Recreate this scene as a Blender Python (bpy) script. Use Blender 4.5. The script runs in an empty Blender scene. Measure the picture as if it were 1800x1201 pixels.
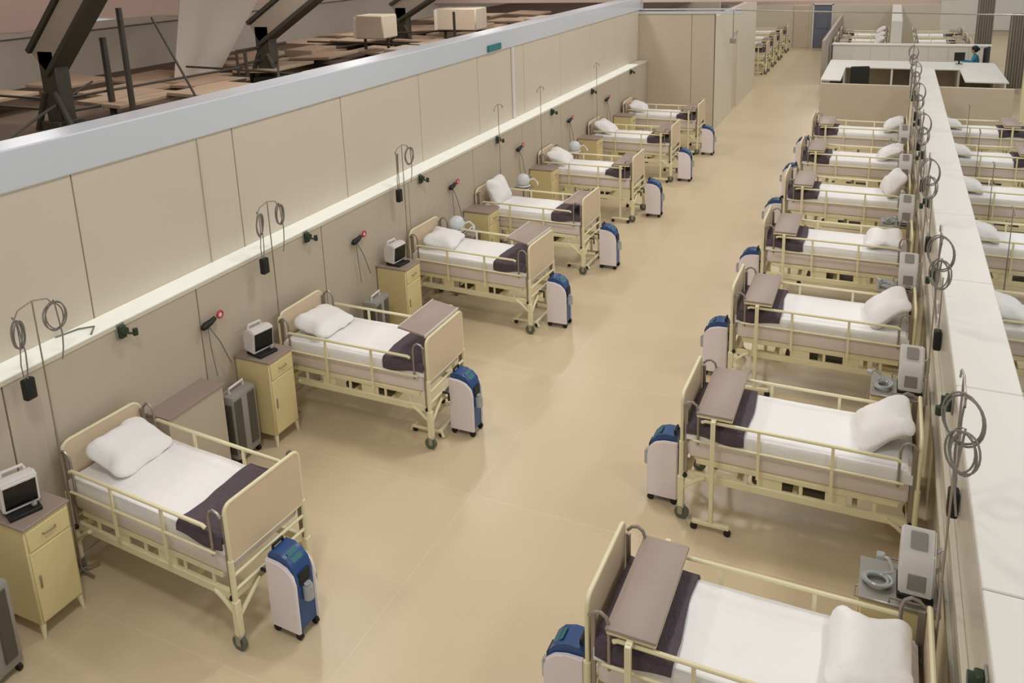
import bpy, bmesh, math, random
from mathutils import Vector, Matrix, noise
random.seed(4)
C = bpy.context.scene.collection
PI = math.pi

# ---------------------------------------------------------------- camera
CAM = Vector((0, 0, 4.8462)); YAW, PITCH, ROLL = .4358, .2445, -.0356
FPX, CX, CY = 1458.96, 891.93, 275.03
fw = Vector((-math.sin(YAW)*math.cos(PITCH), math.cos(YAW)*math.cos(PITCH), -math.sin(PITCH)))
r0 = Vector((math.cos(YAW), math.sin(YAW), 0)); u0 = r0.cross(fw)
rt = r0*math.cos(ROLL)+u0*math.sin(ROLL); up = u0*math.cos(ROLL)-r0*math.sin(ROLL)
cam = bpy.data.objects.new('camera', bpy.data.cameras.new('camera')); C.objects.link(cam)
cam.matrix_world = Matrix.Translation(CAM) @ Matrix((rt, up, -fw)).transposed().to_4x4()
cam.data.sensor_fit = 'HORIZONTAL'; cam.data.sensor_width = 36; cam.data.lens = FPX/1800*36
cam.data.shift_x = (900-CX)/1800; cam.data.shift_y = (CY-600.5)/1800
cam.data.clip_end = 200
bpy.context.scene.camera = cam

# ---------------------------------------------------------------- world, lamps, exposure
sc = bpy.context.scene
sc.view_settings.view_transform = 'Standard'; sc.view_settings.look = 'None'
sc.view_settings.exposure = 0.07; sc.view_settings.gamma = 1.0
w = bpy.data.worlds.new('world'); sc.world = w; w.use_nodes = True
w.node_tree.nodes['Background'].inputs[0].default_value = (1.0, .98, .955, 1)
w.node_tree.nodes['Background'].inputs[1].default_value = .40
def lamp(loc, size, watt, col=(1, .93, .82), rot=(0, 0, 0)):
    l = bpy.data.lights.new('hall_and_fill_lamp', 'AREA'); l.shape = 'RECTANGLE'; l.size = size[0]; l.size_y = size[1]
    l.energy = watt; l.color = col
    o = bpy.data.objects.new('hall_and_fill_lamp', l); C.objects.link(o); o.location = loc; o.rotation_euler = rot
WARM = (1, .975, .93)
for yy in (1.5, 8, 15, 22, 29, 36, 43):
    lamp((-2.6, yy, 7.4), (.8, .8), 110, WARM)
for yy in (3.2, 8.2, 13.2, 18.2, 24, 32, 40):
    lamp((3.1, yy, 6.8), (.7, .7), 62, WARM, rot=(0, .25, 0))
for yy in (3.4, 8.4, 13.4, 18.4):
    lamp((-7.0, yy, 5.75), (.5, .5), 50, WARM)
for yy in (7, 14, 20):  # fill lamps added under the tent roof to brighten the service zone
    lamp((-9.8, yy, 4.7), (.5, 1.2), 16, WARM)

# ---------------------------------------------------------------- materials
def lin(c): return tuple(((v/255)/12.92 if v/255 <= .04045 else ((v/255+.055)/1.055)**2.4) for v in c)+(1,)
def mat(name, rgb, rough=.5, metal=0, bump=0, bscale=60, var=.06, vscale=4, emit=0, trans=0):
    m = bpy.data.materials.new(name); m.use_nodes = True; nt = m.node_tree; b = nt.nodes['Principled BSDF']
    b.inputs['Roughness'].default_value = rough; b.inputs['Metallic'].default_value = metal
    tc = nt.nodes.new('ShaderNodeTexCoord')
    n = nt.nodes.new('ShaderNodeTexNoise'); n.inputs['Scale'].default_value = vscale; n.inputs['Detail'].default_value = 4
    nt.links.new(tc.outputs['Object'], n.inputs['Vector'])
    mx = nt.nodes.new('ShaderNodeMix'); mx.data_type = 'RGBA'
    c = lin(rgb); mx.inputs[6].default_value = tuple(v*(1-var) for v in c[:3])+(1,); mx.inputs[7].default_value = tuple(min(1, v*(1+var)) for v in c[:3])+(1,)
    nt.links.new(n.outputs[0], mx.inputs[0]); nt.links.new(mx.outputs[2], b.inputs['Base Color'])
    if bump:
        n2 = nt.nodes.new('ShaderNodeTexNoise'); n2.inputs['Scale'].default_value = bscale; n2.inputs['Detail'].default_value = 5
        nt.links.new(tc.outputs['Object'], n2.inputs['Vector'])
        bp = nt.nodes.new('ShaderNodeBump'); bp.inputs['Strength'].default_value = bump; bp.inputs['Distance'].default_value = .02
        nt.links.new(n2.outputs[0], bp.inputs['Height']); nt.links.new(bp.outputs[0], b.inputs['Normal'])
    if emit:
        b.inputs['Emission Color'].default_value = c; b.inputs['Emission Strength'].default_value = emit
    if trans: b.inputs['Transmission Weight'].default_value = trans
    return m
M = {}
M['cream'] = mat('cream_paint', (232, 224, 186), .38)
M['cabinet'] = mat('cabinet_paint', (224, 208, 156), .42, var=.04)
M['laminate'] = mat('tan_laminate', (220, 200, 172), .45, var=.05, vscale=8)
M['steel'] = mat('brushed_steel', (170, 165, 155), .35, .7)
M['silver'] = mat('silver_tube', (160, 152, 142), .35, .6)
M['taupe'] = mat('taupe_laminate', (156, 139, 128), .45, var=.03)
M['sheet'] = mat('white_sheet', (238, 237, 236), .85, bump=.5, bscale=9, var=.015)
M['pillow'] = mat('pillow_cotton', (240, 239, 238), .85, bump=.6, bscale=11, var=.015)
M['mattress'] = mat('mattress_cover', (228, 217, 212), .6)
M['blanket'] = mat('charcoal_blanket', (88, 76, 84), .9, bump=.8, bscale=45, var=.2, vscale=12)
M['rubber'] = mat('dark_rubber', (52, 50, 46), .6)
M['tyre'] = mat('grey_green_tyre', (96, 102, 88), .5)
M['black'] = mat('black_plastic', (24, 24, 22), .6)
M['white'] = mat('white_plastic', (226, 222, 218), .4)
M['panelwhite'] = mat('concentrator_shell', (238, 229, 232), .45)
M['blue'] = mat('navy_shell', (40, 78, 132), .35, var=.12)
M['teal'] = mat('teal_label', (40, 110, 116), .4)
M['grey'] = mat('grey_plastic', (150, 146, 140), .5)
M['dkgrey'] = mat('dark_grey_plastic', (84, 80, 70), .5)
M['green'] = mat('dark_green_valve', (42, 58, 40), .45)
M['red'] = mat('pink_red_plastic', (190, 70, 84), .4)
M['screen'] = mat('black_glass', (12, 13, 12), .15)
M['cable'] = mat('grey_cable', (128, 124, 116), .5)
M['wall'] = mat('upper_wall_panel', (207, 196, 179), .5, var=.03, vscale=1.2)
M['wall_low'] = mat('lower_wall_panel', (192, 180, 162), .45, var=.03, vscale=1.2)
M['wallwhite'] = mat('pale_wall_panel', (214, 206, 188), .5, var=.03, vscale=1)
M['seam'] = mat('dark_seam', (120, 108, 90), .8)
M['cap'] = mat('pale_grey_cap', (216, 213, 206), .4, var=.02, vscale=.8)
M['divider'] = mat('divider_panel', (205, 199, 182), .25, var=.04, vscale=2)
M['partition'] = mat('taupe_partition', (206, 192, 172), .6, var=.03)
M['beam'] = mat('galvanised_duct', (218, 226, 236), .26, .3, var=.08, vscale=.45)
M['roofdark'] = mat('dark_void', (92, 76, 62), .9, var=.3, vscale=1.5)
M['roofpanel'] = mat('bare_tan_board', (160, 138, 116), .8, var=.2, vscale=2)
M['arch'] = mat('brown_grey_beam', (150, 138, 124), .6, var=.1)
M['flange'] = mat('dark_steel', (58, 54, 44), .6, var=.2)
M['fabric'] = mat('pinkish_membrane', (220, 200, 190), .8, var=.05, vscale=.6)
M['fabricwall'] = mat('grey_tent_wall', (176, 166, 154), .85, var=.08, vscale=.7)
M['bluewall'] = mat('blue_grey_door', (110, 118, 136), .5, var=.15, vscale=2)
M['counter'] = mat('white_counter', (226, 226, 218), .35)
M['skin'] = mat('skin', (200, 160, 135), .6)
M['scrubs'] = mat('teal_scrubs', (60, 140, 165), .8)
M['hair'] = mat('black_hair', (22, 20, 18), .6)
M['curtain'] = mat('grey_curtain', (150, 142, 130), .85, var=.1, vscale=3)
M['clear'] = mat('clear_pouch', (200, 205, 205), .2, trans=.35)
M['frosted'] = mat('frosted_plastic', (216, 220, 222), .3)
M['paper'] = mat('signgreen', (50, 120, 122), .5)
M['led'] = mat('led_diffuser', (234, 236, 226), .5, emit=.30)

def translucent(m, f=.5):
    nt = m.node_tree; b = nt.nodes['Principled BSDF']; out = nt.nodes['Material Output']
    tr = nt.nodes.new('ShaderNodeBsdfTranslucent'); ms = nt.nodes.new('ShaderNodeMixShader'); ms.inputs[0].default_value = f
    nt.links.new(b.inputs['Base Color'].links[0].from_socket, tr.inputs[0])
    nt.links.new(b.outputs[0], ms.inputs[1]); nt.links.new(tr.outputs[0], ms.inputs[2]); nt.links.new(ms.outputs[0], out.inputs[0])
    return m
M['membrane'] = translucent(mat('tent_membrane', (240, 222, 212), .8, var=.04, vscale=.6), .8)
def floor_mat():
    m = bpy.data.materials.new('vinyl_floor'); m.use_nodes = True; nt = m.node_tree; N = nt.nodes; L = nt.links
    b = N['Principled BSDF']; b.inputs['Roughness'].default_value = .32
    tc = N.new('ShaderNodeTexCoord'); sep = N.new('ShaderNodeSeparateXYZ'); L.new(tc.outputs['Object'], sep.inputs[0])
    def math_(op, a, v=None, c=None):
        n = N.new('ShaderNodeMath'); n.operation = op
        for i, s in enumerate((a, v, c)):
            if s is None: continue
            if isinstance(s, (int, float)): n.inputs[i].default_value = s
            else: L.new(s, n.inputs[i])
        return n.outputs[0]
    def seam(axis, off, per, wid):
        a = math_('ADD', sep.outputs[axis], off); a = math_('PINGPONG', a, per/2)
        return math_('LESS_THAN', a, wid)
    s = math_('MAXIMUM', seam(0, 3.2, 2.0, .006), seam(1, -5.84, 2.35, .008))
    n1 = N.new('ShaderNodeTexNoise'); n1.inputs['Scale'].default_value = .9; n1.inputs['Detail'].default_value = 3; L.new(tc.outputs['Object'], n1.inputs[0])
    n2 = N.new('ShaderNodeTexNoise'); n2.inputs['Scale'].default_value = 55; n2.inputs['Detail'].default_value = 3; L.new(tc.outputs['Object'], n2.inputs[0])
    mx = N.new('ShaderNodeMix'); mx.data_type = 'RGBA'; mx.inputs[6].default_value = lin((202, 184, 150)); mx.inputs[7].default_value = lin((212, 195, 165)); L.new(n1.outputs[0], mx.inputs[0])
    m2 = N.new('ShaderNodeMix'); m2.data_type = 'RGBA'; m2.blend_type = 'OVERLAY'; m2.inputs[0].default_value = .10; L.new(mx.outputs[2], m2.inputs[6]); L.new(n2.outputs[0], m2.inputs[7])
    m3 = N.new('ShaderNodeMix'); m3.data_type = 'RGBA'; L.new(math_('MULTIPLY', s, .30), m3.inputs[0]); L.new(m2.outputs[2], m3.inputs[6]); m3.inputs[7].default_value = lin((226, 208, 182))
    L.new(m3.outputs[2], b.inputs['Base Color'])
    return m
M['floor'] = floor_mat()

# ---------------------------------------------------------------- mesh helpers
class MB:
    def __init__(s): s.bm = bmesh.new()
    def box(s, x0, x1, y0, y1, z0, z1, bev=0, M4=None, seg=1):
        r = bmesh.ops.create_cube(s.bm, size=1); vs = r['verts']
        for v in vs: v.co = Vector(((x0+x1)/2+v.co.x*(x1-x0), (y0+y1)/2+v.co.y*(y1-y0), (z0+z1)/2+v.co.z*(z1-z0)))
        if bev:
            es = {e for v in vs for e in v.link_edges}
            rr = bmesh.ops.bevel(s.bm, geom=list(es), offset=bev, segments=seg, affect='EDGES', profile=.5)
            if M4 is not None: vs = list({v for f in rr['faces'] for v in f.verts} | {v for v in vs if v.is_valid})
        if M4 is not None:
            for v in vs: v.co = M4 @ v.co
        return s
    def tube(s, pts, r, n=8, close=False, taper=None):
        pts = [Vector(p) for p in pts]; k = len(pts); rings = []
        prev = None
        for i, p in enumerate(pts):
            if close: t = (pts[(i+1) % k]-pts[i-1]).normalized()
            else: t = (pts[min(i+1, k-1)]-pts[max(i-1, 0)]).normalized()
            if prev is None:
                a = Vector((0, 0, 1)) if abs(t.z) < .9 else Vector((1, 0, 0)); nrm = t.cross(a).normalized()
            else: nrm = (prev-t*prev.dot(t)).normalized()
            prev = nrm; b = t.cross(nrm); rr = r if taper is None else taper[i]
            rings.append([s.bm.verts.new(p+(nrm*math.cos(2*PI*j/n)+b*math.sin(2*PI*j/n))*rr) for j in range(n)])
        for i in range(k if close else k-1):
            A = rings[i]; B = rings[(i+1) % k]
            for j in range(n): s.bm.faces.new((A[j], A[(j+1) % n], B[(j+1) % n], B[j]))
        if not close:
            s.bm.faces.new(rings[0]); s.bm.faces.new(rings[-1])
        return s
    def cyl(s, p, q, r, n=12): return s.tube([p, q], r, n)
    def prism(s, pts, axis, a, b):
        def mk(u, v, t): return {'x': Vector((t, u, v)), 'y': Vector((u, t, v)), 'z': Vector((u, v, t))}[axis]
        A = [s.bm.verts.new(mk(u, v, a)) for u, v in pts]; B = [s.bm.verts.new(mk(u, v, b)) for u, v in pts]
        n = len(pts)
        for i in range(n): s.bm.faces.new((A[i], A[(i+1) % n], B[(i+1) % n], B[i]))
        s.bm.faces.new(A); s.bm.faces.new(B)
        return s
    def ball(s, c, r, sx=1, sy=1, sz=1, seg=12):
        q = bmesh.ops.create_uvsphere(s.bm, u_segments=seg, v_segments=max(6, seg*2//3), radius=r)
        for v in q['verts']: v.co = Vector((v.co.x*sx+c[0], v.co.y*sy+c[1], v.co.z*sz+c[2]))
        return s
    def grid(s, nx, ny, f, thick=0):
        V = [[s.bm.verts.new(f(i/nx, j/ny)) for j in range(ny+1)] for i in range(nx+1)]
        fs = [s.bm.faces.new((V[i][j], V[i+1][j], V[i+1][j+1], V[i][j+1])) for i in range(nx) for j in range(ny)]
        if thick:
            bmesh.ops.recalc_face_normals(s.bm, faces=fs)
            bmesh.ops.solidify(s.bm, geom=fs, thickness=thick)
        return s
    def me(s, name, m, smooth=True):
        bmesh.ops.recalc_face_normals(s.bm, faces=s.bm.faces[:])
        me = bpy.data.meshes.new(name); s.bm.to_mesh(me); s.bm.free(); me.materials.append(m)
        if smooth:
            for p in me.polygons: p.use_smooth = True
            me.set_sharp_from_angle(angle=math.radians(38))
        return me
    def build(s, name, m, parent=None, smooth=True, loc=None):
        o = bpy.data.objects.new(name, s.me(name, m, smooth)); C.objects.link(o)
        if parent: o.parent = parent
        if loc: o.location = loc
        return o
def tag(o, label=None, cat=None, group=None, kind=None):
    for k, v in (('label', label), ('category', cat), ('group', group), ('kind', kind)):
        if v: o[k] = v
    return o
def empty(name, loc=(0, 0, 0), rz=0):
    o = bpy.data.objects.new(name, None); o.empty_display_size = .1; C.objects.link(o); o.location = loc; o.rotation_euler.z = rz
    return o
def copy_tree(o, parent=None):
    c = o.copy(); C.objects.link(c); c.parent = parent
    for ch in [x for x in KIDS.get(o.name, [])]: copy_tree(ch, c)
    return c
KIDS = {}
def index_kids(o):
    KIDS[o.name] = [x for x in bpy.data.objects if x.parent == o]
    for c in KIDS[o.name]: index_kids(c)
class Proto:
    """first placement uses the original, later ones copy it with its parts"""
    def __init__(s, o): s.o = o; s.used = False; index_kids(o)
    def put(s, loc, rz=0, label=None, cat=None, group=None, rx=0, ry=0, scale=None):
        o = s.o if not s.used else copy_tree(s.o)
        s.used = True
        o.location = loc; o.rotation_euler = (rx, ry, rz)
        if scale: o.scale = scale
        tag(o, label, cat, group); return o
def arc(c, r, a0, a1, n, plane='xz', sy=1):
    out = []
    for i in range(n+1):
        a = a0+(a1-a0)*i/n; u, v = r*math.cos(a), r*math.sin(a)*sy
        out.append({'xz': (c[0]+u, c[1], c[2]+v), 'yz': (c[0], c[1]+u, c[2]+v), 'xy': (c[0]+u, c[1]+v, c[2])}[plane])
    return out
def struct(name, mb, m, smooth=False): return tag(mb.build(name, m, smooth=smooth), kind='structure')
ORD = ['nearest', 'second', 'third', 'fourth', 'fifth', 'sixth', 'farthest']

# ================================================================ THE SETTING
XW, XU, ZL, ZT = -5.83, -6.08, 1.87, 3.17
struct('floor', MB().box(-12.5, 8, -1, 48, -.1, 0), M['floor'])
# left wall, lower panels
mb = MB(); mb.box(XW-.20, XW-.03, 1.0, 21.6, 0, ZL-.05)
bk = mb.build('wall_left_backing', M['seam'], smooth=False); bk.name = 'wall_left'; tag(bk, kind='structure')
mb = MB(); ys = [1.53+1.94*k for k in range(11)]+[21.6]
for a, b in zip(ys[:-1], ys[1:]): mb.box(XW-.03, XW, a+.006, b-.006, .08, ZL-.05, .003)
p = mb.build('panel_facing', M['wall_low'], bk, smooth=False)
mb = MB().box(XW-.03, XW+.012, 1.0, 21.6, 0, .08)
struct('baseboard_left', mb, M['partition'])
# upper wall set back behind the ledge
mb = MB(); mb.box(XU-.14, XU-.03, 1.0, 21.6, ZL-.05, ZT)
up_ = mb.build('wall_left', M['seam'], smooth=False); tag(up_, kind='structure'); up_.name = 'wall_left_upper'
mb = MB(); ys = [.74+1.88*k for k in range(12)]
ys = [y for y in ys if y > .9]+[21.6]
for a, b in zip(ys[:-1], ys[1:]): mb.box(XU-.03, XU, a+.006, b-.006, ZL, ZT, .003)
mb.build('panel_facing', M['wall'], up_, smooth=False)
# ledge box carrying the lit strip
struct('trim_1', MB().box(XU-.03, XW+.01, 1.0, 21.6, ZL-.05, ZL-.008, .004), M['wallwhite'])
strip = MB()
yy = 1.0
while yy < 20.6:
    strip.box(XU+.004, XW+.012, yy+.004, min(yy+2.4, 20.6)-.004, ZL-.008, ZL+.012, .003); yy += 2.4
o = strip.build('light_strip', M['led'], smooth=False); tag(o, 'long glowing white light strip lying on the ledge of the left wall', 'light')
o.location.z = 0
# duct beam along the wall top
b0 = MB().box(XU-.34, XU+.03, 1.0, 21.9, ZT, ZT+.33, .012)
duct = struct('trim_2', b0, M['beam'])
tag(MB().cyl((XU+.02, 13.37, ZL+.0), (XU+.02, 13.37, ZT), .028).build('conduit', M['white']), 'white vertical conduit on the upper left wall below the green sign', 'pipe')
tag(MB().cyl((XU+.008, 5.9, ZL), (XU+.008, 5.9, ZT), .010).build('conduit', M['wall']), 'beige thin conduit on the upper left wall above the second bed', 'pipe')
tag(MB().box(XU+.036, XU+.06, 12.35, 12.85, ZT+.03, ZT+.14, .004).build('exit_sign', M['paper']), 'small dark teal sign on the grey duct above the left wall', 'sign')
# end wall beyond the seventh left bed, and passage wall
YE = 21.6
mb = MB(); mb.box(XU-.2, -4.1, YE+.04, YE+.16, 0, 3.07)
ew = mb.build('wall_back', M['seam'], smooth=False); tag(ew, kind='structure')
mb = MB(); xs = [XU-.2, -6.28+.05, -4.68, -4.1]
for a, b in zip(xs[1:-1], xs[2:]): mb.box(a+.006, b-.004, YE, YE+.04, .0, 3.07, .003)
mb.build('panel_facing', M['partition'], ew, smooth=False)
struct('trim_3', MB().box(XU-.3, -3.4, YE-.05, YE+.2, 3.07, 3.13, .01).cyl((-6.2, YE-.02, 3.19), (-3.45, YE-.02, 3.19), .018), M['beam'])
mb = MB()
mb.box(-4.22, -4.1, YE+.16, 24.4, 0, 3.0, .004).box(-4.22, -4.1, 25.3, 28.8, 0, 3.0, .004).box(-4.22, -4.1, 24.4, 25.3, 2.3, 3.0)
pw = struct('wall_passage', mb, M['wallwhite'])
struct('door_1', MB().box(-4.19, -4.14, 24.4, 25.3, 0, 2.3, .004), M['partition'])
# far area
struct('wall_far', MB().box(-9.5, 1.9, 40.3, 40.42, 0, 1.93).box(-9.5, -5.3, 28.8, 28.92, 0, 2.9), M['wallwhite'])
struct('wall_far_left', MB().box(-5.95, -5.83, 28.9, 40.3, 0, 2.0), M['wallwhite'])
struct('door_2', MB().box(-4.06, -3.42, 40.2, 40.3, 0, 1.9, .01).box(-3.5, -3.47, 40.16, 40.2, .9, 1.0), M['partition'])
struct('door_3', MB().box(-3.2, -2.45, 40.2, 40.3, 0, 1.94, .01).box(-3.12, -2.6, 40.17, 40.2, .9, 1.6, .005), M['bluewall'])
struct('trim_4', MB().box(-3.26, -3.2, 40.15, 40.3, 0, 1.98).box(-2.45, -2.39, 40.15, 40.3, 0, 1.98).box(-3.26, -2.39, 40.15, 40.3, 1.94, 2.0), M['white'])
struct('wall_station_side', MB().box(-2.08, -1.98, 29.9, 40.2, 0, 1.5, .005), M['fabricwall'])
struct('wall_background', MB().box(-20, 12, 47, 47.15, 0, 6.5), M['fabric'])
# window band in the far right corner
wb = struct('window_1', MB().box(2.2, 3.9, 46.9, 47, .0, 1.9).box(4.2, 7.5, 46.9, 47, .2, 1.9), M['counter'])
struct('window_2', MB().box(3.95, 4.15, 46.85, 46.95, .1, 1.9), M['bluewall'])

# central divider
XR0, XR1, ZC = .55, .93, 1.98
mb = MB(); mb.box(XR0+.05, XR1-.05, 1.0, 20.3, 0, ZC-.06)
dv = mb.build('wall_right', M['seam'], smooth=False); tag(dv, kind='structure')
mb = MB(); ys = [1.73+1.93*k for k in range(10)]+[20.3]
for a, b in zip(ys[:-1], ys[1:]):
    mb.box(XR0+.015, XR0+.05, a+.005, b-.005, .0, ZC-.06, .003); mb.box(XR1-.05, XR1-.015, a+.005, b-.005, .0, ZC-.06, .003)
mb.build('panel_facing', M['divider'], dv, smooth=False)
mb = MB(); ys = [1.83]+[3.72+1.92*k for k in range(9)]+[20.4]
for a, b in zip(ys[:-1], ys[1:]): mb.box(XR0, XR1, a+.004, b-.004, ZC-.06, ZC, .006)
struct('trim_5', mb, M['cap'])
for k in range(9):
    y = 2.9+2.415*k
struct('trim_6', MB().box(XR0-.02, XR0+.015, 1.2, 20.2, 1.28, 1.36, .004).box(XR0-.012, XR0+.015, 1.2, 20.2, .86, .92, .003), M['divider'])
# taupe cross partitions at the end of both right-hand bays
struct('wall_cross_left', MB().box(-1.47, .5, 21.4, 21.5, 0, 1.41, .006), M['partition'])
struct('wall_cross_right', MB().box(.98, 2.62, 21.4, 21.5, 0, 1.41, .006), M['partition'])
struct('wall_divider_far', MB().box(.0, .36, 32.5, 40.3, 0, 1.93, .01), M['cap'])
struct('trim_7', MB().box(2.66, 2.8, 20.6, 20.74, 0, 2.05, .01), M['cream'])

# tent roof over the service zone behind the left wall
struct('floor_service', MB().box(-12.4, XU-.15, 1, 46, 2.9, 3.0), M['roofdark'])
struct('wall_tent', MB().box(-12.45, -12.3, -1, 47, 3.0, 3.86), M['fabricwall'])
mb = MB().grid(30, 3, lambda u, v: Vector((-12.4+v*9.0, -1+u*48, 3.86+v*3.9+.10*math.cos(u*2*PI*13)*(1-v*.3)+.12*v)), .02)
struct('ceiling', mb, M['membrane'])
struct('trim_8', MB().box(-12.32, -12.2, -1, 47, 3.78, 3.9), M['fabricwall'])
struct('trim_9', MB().box(-16, 1.4, YE+.1, YE+.18, 3.36, 3.95, .01), M['fabric'])
# ---------------------------------------------------------------- service zone things
def arch(y, x0, ztop, label, tilt=.78):
    t = empty('roof_arch', (x0, y, 3.0))
    MB().box(-.16, .16, -.16, .16, .0, .12, .01).build('base_plate', M['flange'], t)
    MB().box(-.13, .13, -.09, .09, .1, ztop-3.0, .01).build('column', M['flange'], t)
    L = 4.5; R = Matrix.Translation((0, 0, ztop-3.05)) @ Matrix.Rotation(-tilt, 4, 'Y')
    MB().box(-.15, L, -.09, .09, -.13, .17, .01, R).build('beam', M['arch'], t, smooth=False)
    MB().box(-.15, L, -.13, .13, -.19, -.13, .004, R).box(-.15, L, -.13, .13, .17, .23, .004, R).build('flange', M['flange'], t, smooth=False)
    MB().tube([(-.3, -.1, .0), (-.08, -.1, .45)], .035).tube([(.3, -.1, .0), (.08, -.1, .45)], .035).build('brace', M['flange'], t)
    return tag(t, label, 'arch', 'roof arches behind the left wall')
arch(6.4, -8.62, 3.92, 'brown grey roof arch rising behind the left wall at the top left corner')
arch(9.9, -8.55, 3.86, 'second roof arch behind the left wall, beyond the hanging grey sheet', .55)
arch(14.4, -8.9, 3.8, 'most distant of the roof arches behind the left wall', .5)
def post(x, y, z1, r, label, x2=None, y2=None):
    tag(MB().tube([(x, y, 3.0), (x2 if x2 is not None else x, y2 or y, z1)], r).box(x-.05, x+.05, y-.05, y+.05, 3.0, 3.02).build('support_pole', M['flange']), label, 'pole', 'thin steel poles behind the left wall')
post(-8.05, 6.9, 4.35, .035, 'thin upright pole under the first roof arch')
post(-8.5, 7.0, 4.0, .04, 'short dark upright post between first arch and its pole')
post(-7.4, 7.4, 4.2, .014, 'slanting thin brace behind the first roof arch', -8.1)
post(-8.35, 9.2, 3.55, .025, 'low dark post before the second roof arch')
post(-7.1, 13.2, 3.8, .025, 'thin dark pole beside the far cream boxes')
tag(MB().tube([(-12, 6.2, 3.42), (-8.6, 6.35, 3.36), (-8.3, 9, 3.36)], .016).tube([(-12, 6.3, 3.25), (-8.6, 6.5, 3.2), (-8.2, 9, 3.2)], .018).build('handrail', M['flange']), 'dark rail running past the first roof arch column', 'rail')
tag(MB().tube([(-8.6, 9.3, 3.55), (-8.6, 10.4, 3.55)], .02).tube([(-8.6, 9.3, 3.35), (-8.6, 10.4, 3.35)], .02).tube([(-8.6, 9.3, 3), (-8.6, 9.3, 3.55)], .02).build('handrail', M['flange']), 'short dark rail beside the second roof arch', 'rail')
def drape(u, v):
    a = Vector((-10.2, 10.0, 4.6)).lerp(Vector((-10.0, 11.9, 4.6)), u); b = Vector((-9.9, 9.3, 3.05)).lerp(Vector((-9.9, 10.2, 3.02)), u)
    p = a.lerp(b, v); p.x += .05*math.sin(u*9)*(.4+v*.4); return p
tag(MB().grid(24, 14, drape, .012).build('hanging_sheet', M['fabricwall']), 'large grey sheet hanging behind the left wall between the roof arches', 'sheet')
for i, (x, y, sx, sy, h, lb) in enumerate([(-8.6, 12.95, .62, .5, .42, 'cream service box with a white edge behind the left wall, nearer of two'), (-7.7, 14.6, .9, .5, .42, 'cream service box behind the left wall, farther of two')]):
    t = empty('service_box', (x, y, 3.0))
    MB().box(-sx/2, sx/2, -sy/2, sy/2, .35, .35+h, .02).build('casing', M['partition'], t)
    MB().box(-sx/2, -sx/2+.05, -sy/2-.02, -sy/2, .36, .33+h).build('edge_strip', M['white'], t)
    for sxx in (-1, 1): MB().box(sxx*sx*.4-.02, sxx*sx*.4+.02, -.02, .02, 0, .36).build('leg', M['flange'], t)
    tag(t, lb, 'box', 'service boxes behind the left wall')
pnl = Proto(MB().box(-.42, .42, -.55, .55, 0, .045, .006).build('roof_board', M['roofpanel'], smooth=False))
k = 0
for row, x in enumerate((-6.85, -7.75, -8.65, -9.6, -10.6)):
    y = 3.6+row*.5
    while y < 20.5:
        if abs(y-6.4) > .6 or row not in (2, 3):
            pnl.put((x+random.uniform(-.1, .1), y, 3.03+random.uniform(.02, .17)), random.uniform(-.08, .08), 'bare tan board lying flat on the service roof behind the left wall', 'board', 'tan boards behind the left wall', ry=random.uniform(-.05, .05), scale=(random.uniform(.8, 1.05), random.uniform(.75, 1), 1))
        y += random.uniform(1.2, 1.6)
for i, (x, y, z, sx, sy) in enumerate([(-7.0, 4.9, 3.03, .5, .75), (-7.0, 6.9, 3.03, .55, .7), (-7.1, 9.6, 3.03, .5, .9), (-9.3, 11.9, 3, .6, .7), (-7.4, 12.1, 3.03, .45, .9), (-8.4, 16.2, 3.0, .8, 1.1), (-7.4, 18.2, 3.0, .6, 1.0), (-9.8, 14.5, 3, .8, 1.2)]):
    tag(MB().box(-sx/2, sx/2, -sy/2, sy/2, 0, .16, .01).box(-sx/2+.04, sx/2-.04, -sy/2-.015, sy/2+.015, .03, .13).build('roof_crate', M['fabricwall'] if i % 2 == 0 else M['roofpanel'], loc=(x, y, z+.12)), 'low flat tan crate on the service roof, '+['nearest by the duct', 'second by the duct', 'before the second arch', 'far left beyond the second arch', 'past the second arch by the duct', 'middle of the far roof', 'farthest by the duct', 'against the tent wall'][i], 'crate', 'low crates on the service roof')
for i, (x0, y0, x1, y1) in enumerate([(-6.6, 4, -9.8, 7.8), (-6.5, 8.8, -9.6, 9.3), (-6.7, 7.9, -9.7, 11.5), (-6.6, 12.2, -9.9, 12.6), (-6.8, 15, -9.5, 14)]):
    tag(MB().tube([(x0, y0, 3.3), ((x0+x1)/2, (y0+y1)/2, 3.32), (x1, y1, 3.3)], .016).build('roof_pipe', M['flange']), 'dark pipe across the service roof, '+['beginning at the near left corner', 'before the second arch', 'slanting between the first two arches', 'beyond the second arch', 'by the farthest arch'][i], 'pipe', 'dark pipes on the service roof')
struct('trim_10', MB().box(-12.3, XU-.4, 1.2, 20, 3.24, 3.29) if False else MB().box(-6.55, -6.46, 1.2, 21, 3.0, 3.4), M['roofdark'])

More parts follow.
